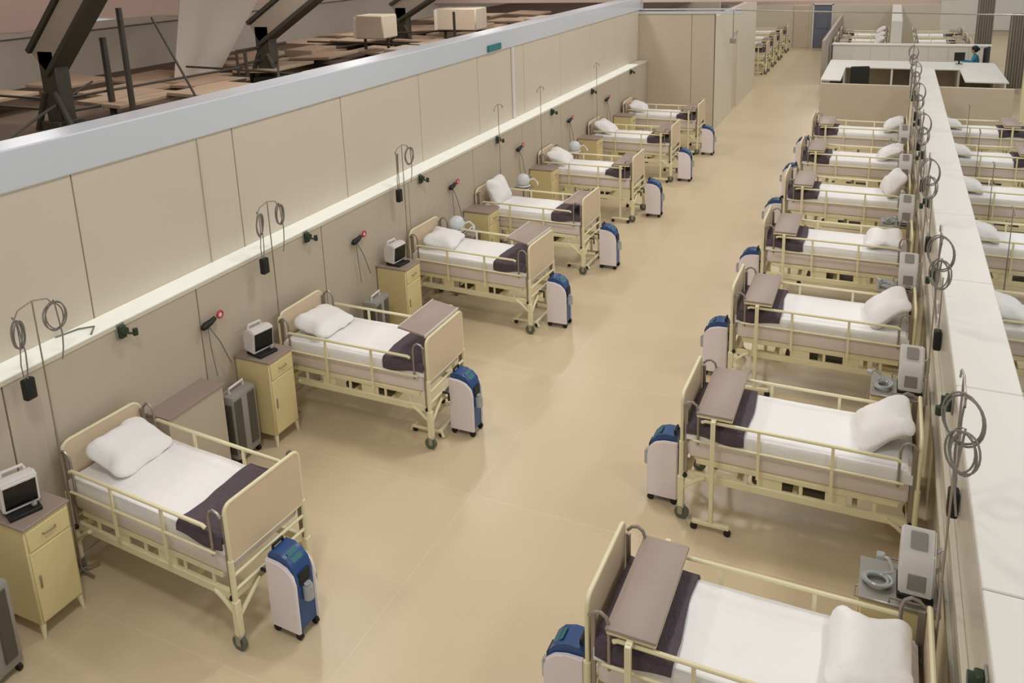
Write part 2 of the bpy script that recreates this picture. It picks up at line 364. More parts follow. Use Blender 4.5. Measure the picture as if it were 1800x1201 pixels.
# ================================================================ PROTOTYPES
BL, BW = 1.80, .78          # bed: length foot to head, width
H = BW/2
def make_bed():
    t = empty('hospital_bed')
    def board(x, z0, z1, name, rr=.06):
        pts = [(-H+.02, z0), (H-.02, z0), (H-.02, z1-rr)]+[(H-.02-rr+rr*math.cos(a), z1-rr+rr*math.sin(a)) for a in (.4, .8, 1.2, 1.57)]+[(-H+.02+rr-rr*math.cos(a), z1-rr+rr*math.sin(a)) for a in (1.57, 1.2, .8, .4, 0)]
        o = MB().prism(pts, 'x', x-.011, x+.011).build(name, M['laminate'], t)
        path = [(x, -H+.02, z0-.0)]+[(x, -H+.02, z1-rr)]+[(x, -H+.02+rr-rr*math.cos(a), z1-rr+rr*math.sin(a)) for a in (.4, .8, 1.2, 1.57)]+[(x, H-.02-rr+rr*math.sin(a), z1-rr+rr*math.cos(a)) for a in (0, .4, .8, 1.2, 1.57)]+[(x, H-.02, z0), (x, 0, z0)]
        MB().tube(path, .0145, close=True).build('frame_tube', M['cream'], o)
        return o
    board(0, .73, 1.19, 'footboard'); board(BL, .70, 1.17, 'headboard', .09)
    for x, s in ((0, -1), (0, 1), (BL, -1), (BL, 1)):
        y = s*(H-.02); d = 1 if x == 0 else -1
        l = MB().cyl((x, y, .13), (x, y, .75), .021).box(x-.026, x+.026, y-.026, y+.026, .13, .42, .005)
        l.tube([(x+d*.01, y, .30), (x+d*.13, y, .40), (x+d*.20, y, .44)], .017).tube([(x, y, .26), (x, y-s*.13, .36), (x, y-s*.24, .44)], .017)
        leg = l.build('leg', M['cream'], t)
        MB().box(x-.022, x+.022, y-.03, y-.018, .05, .125, .003).box(x-.022, x+.022, y+.018, y+.03, .05, .125, .003).box(x-.035, x+.035, y-.03, y+.03, .118, .136, .004).build('caster_fork', M['steel'], leg)
        MB().cyl((x+.01, y-.016, .062), (x+.01, y+.016, .062), .062, 18).build('caster_wheel', M['tyre'], leg)
        MB().ball((x+d*.03, y-s*.0, .43), .022).build('knob', M['black'], leg)
    # chassis
    mb = MB()
    for s in (-1, 1):
        mb.box(.02, BL-.02, s*(H-.05)-.018, s*(H-.05)+.018, .39, .46, .006)
        mb.box(.12, BL-.12, s*(H-.05)-.014, s*(H-.05)+.014, .55, .595, .005)
        for xx, wd in ((.22, .03), (.52, .025), (.62, .2), (.95, .03), (1.15, .16), (1.5, .03)): mb.box(xx, xx+wd, s*(H-.055)-.008, s*(H-.055)+.008, .45, .56, .003)
    for xx in (.02, .45, .9, 1.35, BL-.06): mb.box(xx, xx+.04, -H+.06, H-.06, .40, .45, .004)
    mb.build('chassis', M['cream'], t)
    MB().box(.1, BL-.1, -H+.05, H-.05, .585, .605, .004).build('deck', M['cream'], t)
    for z in (.50, .62):
        for xx in (0, BL): MB().cyl((xx, -H+.03, z), (xx, H-.03, z), .014).build('end_bar', M['cream'], t)
    MB().box(.55, 1.2, -.12, .12, .30, .38, .02).build('drive_box', M['dkgrey'], t)
    for yy in (-.1, .12): MB().tube([(-.01, yy, .50), (-.08, yy, .50), (-.08, yy, .42)], .012).build('crank', M['black'], t)
    # mattress and tucked sheet
    mt = MB().box(.05, BL-.05, -H+.03, H-.03, .607, .82, .03, seg=2).build('mattress', M['mattress'], t)
    def sh(u, v):
        a = (v-.5)*2; W = H-.016; drop = .105; tot = 2*W+2*drop; d = abs(a)*tot/2
        sx = .04+u*(BL-.08)
        if d < W-.03: y, z = d, .90
        elif d < W+.02:
            q = (d-W+.03)/.05*PI/2; y, z = W-.03+.03*math.sin(q), .90-.03*(1-math.cos(q))
        else: y, z = W+.002, .87-(d-W-.02)
        y *= 1 if a >= 0 else -1
        n = noise.noise(Vector((sx*4, y*5, 3)))*.010+noise.noise(Vector((sx*11, y*9, 7)))*.005
        if d < W-.03: z += n
        else: y += n*.8*(1 if a > 0 else -1); z += n*.9 if d > W+.1 else 0
        e = min(u, 1-u)*(BL-.08)
        if e < .04 and d < W+.02: z -= .03*(1-e/.04)**2
        return Vector((sx, y, z))
    MB().grid(46, 34, sh, .008).build('bed_sheet', M['sheet'], mt)
    # side rails
    for s in (-1, 1):
        y = s*(H+.014)
        mb = MB(); mb.tube([(.17, y, .985), (.20, y, 1.0), (1.64, y, 1.0), (1.67, y, .985)], .0145)
        mb.tube([(.10, y, .80), (1.70, y, .80)], .011)
        for xx in (.63, 1.19): mb.box(xx-.012, xx+.012, y-.008, y+.008, .80, 1.0)
        for xx in (.63, 1.19): mb.box(xx-.012, xx+.012, y-.007, y+.007, .56, .80)
        mb.build('side_rail', M['cream'], t)
    # tube hoops at the corners
    for x in (0, BL):
        for s in (-1, 1):
            d = 1 if x == 0 else -1; y = s*(H-.0)
            MB().tube([(x+d*.02, y, 1.10), (x+d*.05, y, 1.135), (x+d*.09, y, 1.145), (x+d*.125, y, 1.12), (x+d*.14, y, 1.07), (x+d*.14, y, .76)], .011).build('corner_hoop', M['silver'], t)
            MB().box(x+d*.02, x+d*.05, y-s*.03-.010, y-s*.03+.010, .46, 1.10, .004).build('corner_post', M['silver'], t)
    return t
def make_pillow(seed, L=.52, W=.40, T=.17):
    def f(u, v):
        th = u*2*PI; ph = (v-.5)*PI
        c, s_ = math.cos(th), math.sin(th); e = .55
        sg = lambda q, p: math.copysign(abs(q)**p, q)
        cx, cy = sg(c, e)*math.cos(ph)**.45, sg(s_, e)*math.cos(ph)**.45
        ear = (abs(c*s_)*2)**2
        k = 1+.10*ear*math.cos(ph)**.6-.05*(1-ear)
        z = math.sin(ph)*(1-.55*(max(abs(cx), abs(cy)))**3)
        p = Vector((cx*W/2*k, cy*L/2*k, z*T/2))
        n = noise.noise(Vector((p.x*6+seed, p.y*6, p.z*5)))*.035+noise.noise(Vector((p.x*14, p.y*14+seed, p.z*9)))*.014
        return p+Vector((n*.5, n*.5, n))*(.6+.4*math.cos(ph))
    mb = MB().grid(44, 20, f); bmesh.ops.remove_doubles(mb.bm, verts=mb.bm.verts[:], dist=.0015)
    return mb.build('pillow', M['pillow'])
def make_blanket(x0=.05, x1=.50, seed=0, name='folded_blanket'):
    def f(u, v):
        a = (v-.5)*2; W = H-.010; drop = .09+.02*math.sin(u*5+seed); tot = 2*W+2*drop; d = abs(a)*tot/2
        sx = x0+u*(x1-x0)+.012*math.sin(v*7+seed)*u
        if d < W-.03: y, z = d, .924
        elif d < W+.02:
            q = (d-W+.03)/.05*PI/2; y, z = W-.03+.035*math.sin(q), .924-.03*(1-math.cos(q))
        else: y, z = W+.008, .894-(d-W-.02)
        y *= 1 if a >= 0 else -1
        n = noise.noise(Vector((sx*7+seed, y*6, 3)))*.018
        z += n if d < W-.03 else n*.3
        if d < W: z += .008
        return Vector((sx, y, max(z, .922) if d < W-.03 else z))
    return MB().grid(16, 40, f, .022).build(name, M['blanket'])
def make_table(wide=.84, z=1.08):
    t = empty('overbed_table')
    tp = MB().box(-.15, .15, -wide/2, wide/2, z-.022, z, .008, seg=2).build('table_top', M['taupe'], t)
    MB().box(-.145, .145, -wide/2+.01, wide/2-.01, z-.05, z-.022, .004).build('edge_frame', M['cream'], tp)
    for s in (-1, 1):
        y = s*.46
        MB().box(-.018, .018, y-.018, y+.018, .09, z-.03, .004).box(-.018, .018, min(y, y-s*.07), max(y, y-s*.07), z-.06, z-.03).build('post', M['cream'], t)
        fb = MB().box(-.155, .155, y-.02, y+.02, .06, .095, .006).build('foot_bar', M['cream'], t)
        for xx in (-.14, .14): MB().cyl((xx, y-.012, .03), (xx, y+.012, .03), .03, 14).build('caster', M['black'], fb)
    return t
def make_side_table(wide=.70, z=1.24, tilt=.16):
    t = empty('overbed_table')     # single post on the -y side
    R4 = Matrix.Translation((0, 0, z)) @ Matrix.Rotation(-tilt, 4, 'Y')
    tp = MB().box(-.15, .15, -wide/2, wide/2, -.011, .011, .006, R4, seg=2).build('table_top', M['taupe'], t)
    MB().box(-.157, -.148, -wide/2, wide/2, -.02, .016, .003, R4).box(.148, .157, -wide/2, wide/2, -.02, .016, .003, R4).build('edge_strip', M['white'], tp)
    MB().box(-.018, .018, -.478, -.442, .09, z-.06, .004).box(-.018, .018, -.46, .1, z-.085, z-.05, .004).build('post', M['cream'], t)
    b = MB().box(-.17, -.13, -.46, .17, .05, .085, .005).box(.13, .17, -.46, .17, .05, .085, .005).box(-.17, .17, -.48, -.44, .05, .09, .005).tube([(-.19, .17, .02), (-.17, .17, .07), (.17, .17, .07), (.19, .17, .02)], .017)
    fb = b.build('foot_frame', M['cream'], t)
    for xx in (-.15, .15):
        for yy in (-.44, .15): MB().cyl((xx, yy-.012, .025), (xx, yy+.012, .025), .025, 14).build('caster', M['black'], fb)
    return t
def make_conc():
    t = empty('oxygen_concentrator')
    pr = [(-.125, .07), (.12, .07), (.125, .50), (.10, .60), (.05, .655), (-.02, .68), (-.10, .68), (-.125, .65)]
    MB().prism(pr, 'y', -.085, .085).build('body', M['blue'], t)
    for s in (-1, 1):
        p2 = [(-.135, .06), (.135, .06), (.135, .47), (.115, .545), (.06, .60), (-.02, .625), (-.135, .63)]
        o = MB().prism(p2, 'y', s*.085 if s > 0 else -.115, .115 if s > 0 else -.085); 
        bmesh.ops.bevel(o.bm, geom=o.bm.edges[:], offset=.008, segments=2, affect='EDGES')
        o.build('side_shell', M['panelwhite'], t)
    MB().box(-.02, .07, -.05, .05, 0, .004, .0, Matrix.Translation((.035, 0, .662)) @ Matrix.Rotation(.75, 4, 'Y')).build('control_label', M['teal'], t)
    MB().box(.119, .134, -.055, .055, .44, .54, .004).build('recess', M['black'], t)
    MB().cyl((.15, 0, .31), (.15, 0, .42), .038, 14).cyl((.15, 0, .42), (.15, 0, .44), .028, 14).build('humidifier_bottle', M['clear'], t)
    MB().tube([(-.10, -.05, .67), (-.10, -.05, .705), (-.10, .05, .705), (-.10, .05, .67)], .012).build('handle', M['black'], t)
    for sx in (-1, 1):
        for sy in (-1, 1): MB().cyl((sx*.105, sy*.085-.013, .03), (sx*.105, sy*.085+.013, .03), .03, 14).box(sx*.105-.018, sx*.105+.018, sy*.085-.016, sy*.085+.016, .045, .07).build('caster', M['black'], t)
    return t
def make_cabinet(top):
    t = empty('bedside_cabinet')      # front faces +x
    MB().box(-.22, .21, -.18, .18, .12, .925, .008).build('body', M['cabinet'], t)
    tp = MB().box(-.23, .225, -.19, .19, .925, .95, .006).build('cabinet_top', M[top], t)
    MB().tube([(-.22, -.18, .985), (-.22, .18, .985)], .007).tube([(-.22, -.18, .95), (-.22, -.18, .985), (.05, -.18, .985), (.05, -.18, .95)], .007).tube([(-.22, .18, .95), (-.22, .18, .985), (.05, .18, .985), (.05, .18, .95)], .007).build('guard_rail', M['silver'], tp) if top == 'steel' else None
    d = MB().box(.208, .222, -.165, .165, .74, .905, .005).build('drawer', M['cabinet'], t)
    MB().tube([(.222, -.05, .83), (.24, -.045, .825), (.24, .045, .825), (.222, .05, .83)], .006).build('handle', M['silver'], d)
    d = MB().box(.208, .222, -.165, .165, .14, .725, .005).build('door', M['cabinet'], t)
    MB().box(.222, .232, -.135, -.12, .42, .53, .004).build('handle', M['silver'], d)
    for sx in (-1, 1):
        for sy in (-1, 1): MB().tube([(sx*.19, sy*.155, .12), (sx*.2, sy*.165, .0)], .02, taper=[.022, .013]).build('leg', M['cream'], t)
    return t
def make_monitor():
    t = empty('patient_monitor')       # faces +x
    pts = [(-.09, .05), (.06, .03), (.085, .27), (.02, .29), (-.07, .26), (-.10, .18)]
    o = MB().prism(pts, 'y', -.125, .125); bmesh.ops.bevel(o.bm, geom=o.bm.edges[:], offset=.012, segments=2, affect='EDGES'); o.build('housing', M['white'], t)
    R = Matrix.Translation((.0735, 0, .15)) @ Matrix.Rotation(.104, 4, 'Y')
    MB().box(-.006, .004, -.108, .108, -.09, .095, .002, R).build('screen', M['screen'], t)
    MB().tube([(-.06, -.08, .27), (-.06, -.07, .305), (-.06, .07, .305), (-.06, .08, .27)], .012).build('handle', M['white'], t)
    MB().box(-.08, .14, -.11, .11, 0, .03, .006).build('base', M['black'], t)
    MB().ball((.09, .07, .045), .02).build('knob', M['grey'], t)
    return t
def make_vent():
    t = empty('ventilator')            # screen tilts up towards -y
    MB().box(-.10, .10, -.10, .12, .0, .035, .006).build('base', M['black'], t)
    o = MB().prism([(-.10, .035), (.12, .035), (.12, .36), (.04, .42), (-.05, .30), (-.10, .22)], 'x', -.095, .095); bmesh.ops.bevel(o.bm, geom=o.bm.edges[:], offset=.01, segments=2, affect='EDGES'); o.build('housing', M['white'], t)
    MB().box(-.045, .045, -.06, .04, 0, .006, .001, Matrix.Translation((0, -.005, .372)) @ Matrix.Rotation(.92, 4, 'X')).build('display', M['grey'], t)
    MB().box(-.05, .05, -.106, -.098, .08, .19, .003).build('port_panel', M['grey'], t)
    MB().tube([(.1, 0, .30), (.13, 0, .34), (.13, 0, .2), (.1, 0, .16)], .012).build('hose_port', M['white'], t)
    return t
def make_hose():
    pts = []
    for i in range(60):
        a = i/59*2*PI*2.2; r = .07+.012*math.sin(a*.7); pts.append((r*math.cos(a)+.01*i/59, r*math.sin(a)*.8, .012+.02*i/59))
    pts += [(.09, .05, .06), (.06, .10, .11), (.02, .12, .10)]
    mb = MB().tube(pts, .011); mb.box(-.01, .04, .10, .15, .08, .12, .008)
    return mb.build('coiled_hose', M['clear'])
def make_pole(h=2.42, br=.14):
    t = empty('infusion_pole')
    MB().tube([(0, 0, .05), (0, 0, h*.55)], .009).tube([(0, 0, h*.5), (0, 0, h)], .006).build('pole', M['silver'], t)
    MB().tube([(0, -.17, h-.06), (0, -.16, h-.09), (0, -.12, h-.03), (0, 0, h), (0, .12, h-.03), (0, .16, h-.09), (0, .17, h-.06)], .006).build('hook_bar', M['silver'], t)
    b = MB()
    for k in range(5):
        a = k*2*PI/5; b.tube([(0, 0, .06), (br*math.cos(a), br*math.sin(a), .035)], .01)
    b.build('base', M['silver'], t)
    return t
def make_coil(r, sag, n=3, seed=0, vert=1.5):
    mb = MB(); pts = []
    for i in range(n*22+1):
        a = i/22*2*PI+PI/2; rr = r*(1+.07*math.sin(a*1.31+seed))
        pts.append((.010*math.sin(i*.3)+.004*i/22, rr*math.cos(a)+.01*math.sin(i*.11), -r*vert+rr*vert*math.sin(a)))
    pts += [(0.01, .03, -2*r*vert-.05), (.012, .02, -2*r*vert-sag*.6), (.01, .0, -2*r*vert-sag)]
    return mb.tube(pts, .0055, 6).build('coiled_cable', M['cable'])
def make_handset(s=1):
    t = empty('cable_handset')
    MB().box(-.03*s, .03*s, -.045*s, .045*s, -.17*s, 0, .014, seg=2).build('casing', M['black'], t)
    MB().tube([(0, -.02, 0), (0, -.025, .12), (.0, .0, .30), (0, 0, .47)], .005, 6).build('lead', M['cable'], t)
    return t
def make_outlet():
    t = empty('oxygen_outlet')          # on a wall facing +x
    MB().box(0, .012, -.045, .045, -.07, .07, .004).build('plate', M['grey'], t)
    MB().cyl((.01, 0, .01), (.075, 0, .01), .034, 14).box(.01, .05, -.032, .032, -.06, .055, .008).build('valve', M['green'], t)
    MB().tube([(.06, 0, -.01), (.09, .05, -.03), (.09, .08, -.03)], .011).cyl((.09, .08, -.06), (.09, .08, 0), .022, 10).build('flow_knob', M['green'], t)
    return t
def make_regulator():
    t = empty('suction_regulator')      # lies along y on a wall facing +x
    MB().tube([(.05, -.11, 0), (.05, -.07, .01), (.05, .0, .02), (.05, .06, .04)], .03, 12, taper=[.026, .036, .03, .022]).build('body', M['black'], t)
    MB().box(0, .04, -.03, .03, -.02, .03, .004).build('bracket', M['grey'], t)
    MB().tube(arc((.055, .125, .05), .032, 0, 2*PI*15/16, 15, 'yz'), .013, close=True).build('gauge_ring', M['red'], t)
    MB().cyl((.045, .125, .05), (.06, .125, .05), .022, 12).build('gauge_face', M['white'], t)
    MB().tube([(.05, -.04, -.03), (.045, -.03, -.25), (.05, .0, -.55)], .005, 6).tube([(.05, -.02, -.03), (.06, .08, -.22), (.06, .19, -.5)], .006, 6).build('tube', M['cable'], t)
    return t
def make_pump():
    t = empty('suction_pump')           # tall grey unit with dark sides
    MB().box(-.10, .10, -.17, .17, .06, .74, .02, seg=2).build('casing', M['grey'], t)
    for y0, y1 in ((-.16, -.06), (.03, .13)):
        MB().box(.10, .112, y0, y1, .14, .70, .006).build('dark_panel', M['dkgrey'], t)
    MB().box(-.08, .08, -.178, -.168, .12, .66, .004).build('side_panel', M['dkgrey'], t)
    MB().tube([(0, -.1, .74), (0, -.1, .79), (0, .1, .79), (0, .1, .74)], .012).build('handle', M['white'], t)
    for sx in (-1, 1):
        for sy in (-1, 1): MB().cyl((sx*.08, sy*.13-.012, .03), (sx*.08, sy*.13+.012, .03), .03, 12).build('caster', M['black'], t)
    return t
def make_helmet():
    t = empty('breathing_mask')
    MB().ball((0, 0, .10), .10, 1, .9, 1.05, 18).build('dome', M['frosted'], t)
    MB().tube(arc((0, 0, .02), .088, 0, 2*PI*17/18, 17, 'xy'), .014, close=True).build('ring', M['white'], t)
    MB().tube([(.09, 0, .10), (.15, .02, .11), (.2, .02, .05), (.2, -.04, .02)], .014).build('hose', M['white'], t)
    MB().cyl((.07, 0, .14), (.11, 0, .17), .025, 10).build('valve', M['grey'], t)
    return t

BED = Proto(make_bed()); PIL = [Proto(make_pillow(1)), Proto(make_pillow(5.3, .5, .42, .19)), Proto(make_pillow(9.1, .5, .40, .22))]
BLK = [Proto(make_blanket(.05, .50, 0)), Proto(make_blanket(.05, .66, 2.1)), Proto(make_blanket(.04, .52, 4))]
TAB = Proto(make_table()); TABH = Proto(make_side_table()); TABM = Proto(make_side_table(.72, 1.10, .0)); CON = Proto(make_conc()); CAB = Proto(make_cabinet('taupe')); CABS = Proto(make_cabinet('steel'))
MON = Proto(make_monitor()); VEN = Proto(make_vent()); HOS = Proto(make_hose()); POL = Proto(make_pole()); POLR = Proto(make_pole(2.70, .09)); COI = [Proto(make_coil(.075, .25, 3, 0)), Proto(make_coil(.05, .3, 4, 2, 2.2)), Proto(make_coil(.10, .35, 3, 4, 1.3))]
HND = Proto(make_handset()); OUT = Proto(make_outlet()); REG = Proto(make_regulator()); PUM = Proto(make_pump()); HEL = Proto(make_helmet())

# ================================================================ LEFT ROW
FX = -3.93
LROW = [(4.02, -.065), (6.71, 0), (9.42, -.045), (11.55, -.02), (14.18, 0), (16.95, 0), (19.45, 0)]
LN = 'of the left row'
SEENL = ['bare footboard and no table', 'tilted table top at its foot', 'round pillow and tilted table top', 'pillow upright against its headboard', 'breathing mask beyond its head', 'plain pillow', 'before the taupe end wall']
for i, (y, r) in enumerate(LROW):
    rz = PI+r; c, s = math.cos(rz), math.sin(rz); FX = (-3.93, -3.90, -3.95, -3.99, -3.99, -3.97, -3.95)[i]
    W = lambda lx, ly, z: (FX+c*lx-s*ly, y+s*lx+c*ly, z)
    n = ORD[i]
    BED.put((FX, y, 0), rz, f'{n} bed {LN}, {SEENL[i]}', 'bed', 'beds of the left row')
    BLK[(0, 2, 2, 2, 0, 2, 0)[i]].put((FX, y, 0), rz, f'dark folded blanket across the foot of the {n} bed {LN}', 'blanket', 'folded blankets on the left row')
    # pillows
    P = [(0, 1.50, -.02, 1.01, .42, .10), (0, 1.50, .0, .99, .25, -.05), (1, 1.48, .0, .99, .15, .2), (2, 1.58, .0, 1.09, 1.2, .0), (2, 1.52, .0, 1.02, .5, .1), (1, 1.52, .0, 1.02, .5, 0), (2, 1.52, .0, 1.0, .35, .15)][i]
    p = PIL[P[0]].put(W(P[1], P[2], P[3]), rz+P[5], f'white pillow {"standing upright" if i == 3 else "leaning"} on the {n} left bed', 'pillow', 'pillows of the left row')
    p.rotation_euler = (0, -P[4], rz+P[5]); p.scale = (1.12, 1.12, 1.1)
    if i in (1, 2, 3):
        (TABH if i < 3 else TABM).put(W(.17, 0, 0), rz, f'overbed table with grey top over the foot of the {n} left bed', 'table', 'overbed tables of the left row')
    elif i:
        TAB.put(W(.20, 0, 0), rz, f'overbed table with grey top over the foot of the {n} left bed', 'table', 'overbed tables of the left row')
    cy_ = [3.98, 6.77, 9.45, 11.62, 14.30, 16.80, 19.18][i]
    CON.put((-3.72, cy_, 0), (-.05 if i == 0 else 0), f'white and blue oxygen concentrator at the foot of the {n} left bed', 'oxygen concentrator', 'oxygen concentrators of the left row')
for i in range(7):
    y = [3.33, 5.96, 8.56, 11.0, 13.62, 16.2, 18.7][i]
    CAB.put((-5.60, y, 0), 0, f'cream bedside cabinet just this side of the {ORD[i]} bed {LN}', 'cabinet', 'bedside cabinets of the left row')
    if i < 3:
        MON.put((-5.62, y-.02, .95), (-.35, -.2, -.1)[i], f'white patient monitor with black screen on the {ORD[i]} cabinet {LN}', 'monitor', 'patient monitors of the left row')
for i, y in enumerate([4.53, 7.05, 9.58, 12.1, 14.56, 16.94, 19.9]):
    OUT.put((XW, y, 1.79), 0, f'dark green oxygen outlet under the lit ledge, {ORD[i]} along the left wall', 'outlet', 'oxygen outlets on the left wall')
for i, y in enumerate([5.49, 7.98, 10.47, 12.95, 15.49, 17.94]):
    REG.put((XW, y, 1.43), 0, f'black suction regulator with red gauge, {ORD[i]} along the left wall', 'regulator', 'suction regulators on the left wall')
for i, y in enumerate([3.73, 6.36, 8.98, 11.95, 13.75, 16.94]):
    POL.put((-5.70, y, 0), 0, f'thin infusion pole against the left wall, {ORD[i]} of its row', 'pole', 'infusion poles of the left row')
    if i < 3:
        COI[(1, 0, 0)[i]].put((-5.69, y-.16, 2.33), .2*i, f'coiled grey cable on the near hook of the {ORD[i]} left infusion pole', 'cable', 'coiled cables on the left poles')
        COI[(0, 1, 0)[i]].put((-5.69, y+.15, 2.35), -.3, f'coiled grey cable on the far hook of the {ORD[i]} left infusion pole', 'cable', 'coiled cables on the left poles')
        HND.put((-5.69, y-.15, 1.86), 0, f'black cable handset hanging from the {ORD[i]} left infusion pole', 'handset', 'black handsets on the left poles')
PUM.put((-5.62, 5.545, 0), .05, 'grey suction pump with dark panels behind the nearest bed, before the second cabinet', 'pump', 'suction pumps by the left wall')
PUM.put((-5.55, 7.92, 0), .1, 'grey suction pump with dark panels standing before the third cabinet', 'pump', 'suction pumps by the left wall')
PUM.put((-5.38, 2.76, 0), .1, 'grey suction pump cut by the left edge of the picture', 'pump', 'suction pumps by the left wall')
PUM.put((-5.55, 10.5, 0), .1, 'grey suction pump half hidden beyond the third bed', 'pump', 'suction pumps by the left wall')
t = empty('wall_console', (-5.69, 5.02, 0))
MB().box(-.13, .13, -.36, .30, .04, .905, .004).build('body', M['wall_low'], t)
MB().box(-.135, .145, -.37, .31, .905, .93, .004).build('console_top', M['taupe'], t)
MB().box(-.12, .12, -.35, .29, 0, .04).build('plinth', M['dkgrey'], t)
tag(t, 'narrow taupe console against the left wall behind the nearest bed', 'console')
for k, (y, j) in enumerate([(9.93, 'third'), (12.32, 'fourth'), (14.85, 'fifth')]):
    HEL.put((-5.46, y, .95), .5, f'clear breathing mask with hose on a stand beyond the {j} bed {LN}', 'mask', 'breathing masks of the left row', scale=(1.2, 1.2, 1.1))
    s = empty('instrument_stand', (-5.46, y, 0))
    MB().box(-.14, .14, -.13, .13, .92, .95, .005).build('shelf', M['steel'], s)
    MB().cyl((0, 0, .05), (0, 0, .92), .014).build('pole', M['silver'], s)
    MB().box(-.16, .16, -.02, .02, .0, .05, .005).box(-.02, .02, -.12, .12, .0, .05, .005).build('base', M['silver'], s)
    tag(s, f'small steel stand carrying the breathing mask beyond the {j} bed {LN}', 'stand', 'instrument stands of the left row')
tag(MB().tube([(XW+.014, 4.25, ZL+.02), (-5.9, 4.35, ZL+.03), (-6.0, 4.28, ZL+.022), (-6.05, 4.1, ZL+.02)], .008).build('loose_cable', M['cable']), 'grey cable lying across the lit ledge between the first two poles', 'cable')
# ================================================================ RIGHT ROW
RX = -1.37
RROW = [4.18, 6.61, 9.01, 11.40, 13.80, 16.2, 18.6]
RN = 'of the right row'
SEENR = ['cut by the bottom edge of the picture', 'beside the post of its overbed table', 'large pillow against its head', 'small flat pillow at its head', 'upright white pillow at its head', 'plain cream frame between fifth and last', 'in front of the taupe partition']
for i, y in enumerate(RROW):
    n = ORD[i]
    BED.put((RX, y, 0), 0, f'{n} bed {RN}, {SEENR[i]}', 'bed', 'beds of the right row')
    BLK[i % 2*2].put((RX, y, 0), 0, f'dark folded blanket across the foot of the {n} bed {RN}', 'blanket', 'folded blankets on the right row')
    P = [(0, 1.50, .05, .985, .15, 0), (1, 1.54, .03, 1.04, .55, .1), (1, 1.54, -.02, 1.05, .6, .15), (0, 1.48, .0, .98, .1, 0), (2, 1.58, .0, 1.10, 1.0, .2), (1, 1.52, 0, 1.02, .4, 0), (2, 1.56, 0, 1.05, .6, 0)][i]
    p = PIL[P[0]].put((RX+P[1], y+P[2], P[3]), P[5], f'white pillow at the head of the {n} bed {RN}', 'pillow', 'pillows of the right row')
    p.rotation_euler = (0, -P[4], P[5])
    p.scale = (1.12, 1.12, 1.1)
    TAB.put((RX+.275, y-.005, 0), 0, f'overbed table with taupe top over the foot of the {n} bed {RN}', 'table', 'overbed tables of the right row')
    CON.put((RX-.20, y+(-.15, -.13, -.12, -.1, 0, 0, 0)[i], 0), PI, f'white and blue oxygen concentrator at the foot of the {n} right bed', 'oxygen concentrator', 'oxygen concentrators of the right row')
for i in range(6):
    y = 4.9+2.41*i+(.13 if i else 0)
    CABS.put((.28, y, 0), PI, f'bedside cabinet with grey metal top between the {ORD[i]} and {ORD[i+1]} right beds', 'cabinet', 'bedside cabinets of the right row')
    VEN.put((.37, y-.02, .95), 0, f'white ventilator on the cabinet between the {ORD[i]} and {ORD[i+1]} right beds', 'ventilator', 'ventilators of the right row')
    HOS.put((.16, y-.03, .952), i*1.3, f'coiled clear hose on the cabinet between the {ORD[i]} and {ORD[i+1]} right beds', 'hose', 'coiled hoses of the right row')
def make_wall_outlet_r():
    t = empty('socket_box')
    MB().box(-.022, 0, -.04, .04, -.05, .05, .005).build('plate', M['white'], t)
    MB().box(-.028, -.02, -.018, .018, -.02, .02, .002).build('socket', M['grey'], t)
    return t
SOC = Proto(make_wall_outlet_r())
for i in range(7):
    y = 3.42+2.42*i
    OUT.put((XR0+.015, y, 1.74), PI, f'dark green oxygen outlet on the central divider, {ORD[i]} from the camera', 'outlet', 'oxygen outlets on the divider')
    POLR.put((.455, y+.92, 0), 0, f'thin infusion pole against the central divider, {ORD[i]} from the camera', 'pole', 'infusion poles of the right row')
    COI[2].put((.455, y+.78, 2.66), .9, f'large coiled grey cable hanging high on the {ORD[i]} divider pole', 'cable', 'large coiled cables on the divider poles')
    COI[0].put((.458, y+.72, 2.50), .8, f'smaller coiled grey cable lower on the {ORD[i]} divider pole', 'cable', 'small coiled cables on the divider poles')
    HND.put((.53, (y+1.52 if i == 0 else y+1.35), 1.66), 0, f'black cable handset hanging beside the {ORD[i]} divider pole', 'handset', 'black handsets on the divider')
    if i < 6:
        SOC.put((XR0+.015, y+2.0, 1.60), 0, f'white socket box on the central divider, upper one past the {ORD[i]} pole', 'socket', 'socket boxes on the divider')
        SOC.put((XR0+.015, y+1.8, 1.55), 0, f'white socket box on the central divider, lower one past the {ORD[i]} pole', 'socket', 'socket boxes on the divider')

# ================================================================ BAY RIGHT OF THE DIVIDER
for i, y in enumerate([7.2, 9.55, 12.1, 14.45, 16.85, 19.3]):
    n = ORD[i]; q = 'in the bay right of the divider'
    BED.put((2.80, y, 0), PI, f'{n} cream bed {q}', 'bed', 'beds right of the divider')
    BLK[1].put((2.80, y, 0), PI, f'dark folded blanket on the {n} bed {q}', 'blanket', 'folded blankets right of the divider')
    p = PIL[0].put((1.28, y, 1.0), PI, f'white pillow on the {n} bed {q}', 'pillow', 'pillows right of the divider'); p.rotation_euler = (0, -.3, PI)
    TAB.put((2.35, y, 0), PI, f'overbed table on the {n} bed {q}', 'table', 'overbed tables right of the divider')
    POL.put((1.55, y-.52, 0), 0, f'thin infusion pole beside the {n} bed {q}', 'pole', 'infusion poles right of the divider', scale=(1, 1, .62))
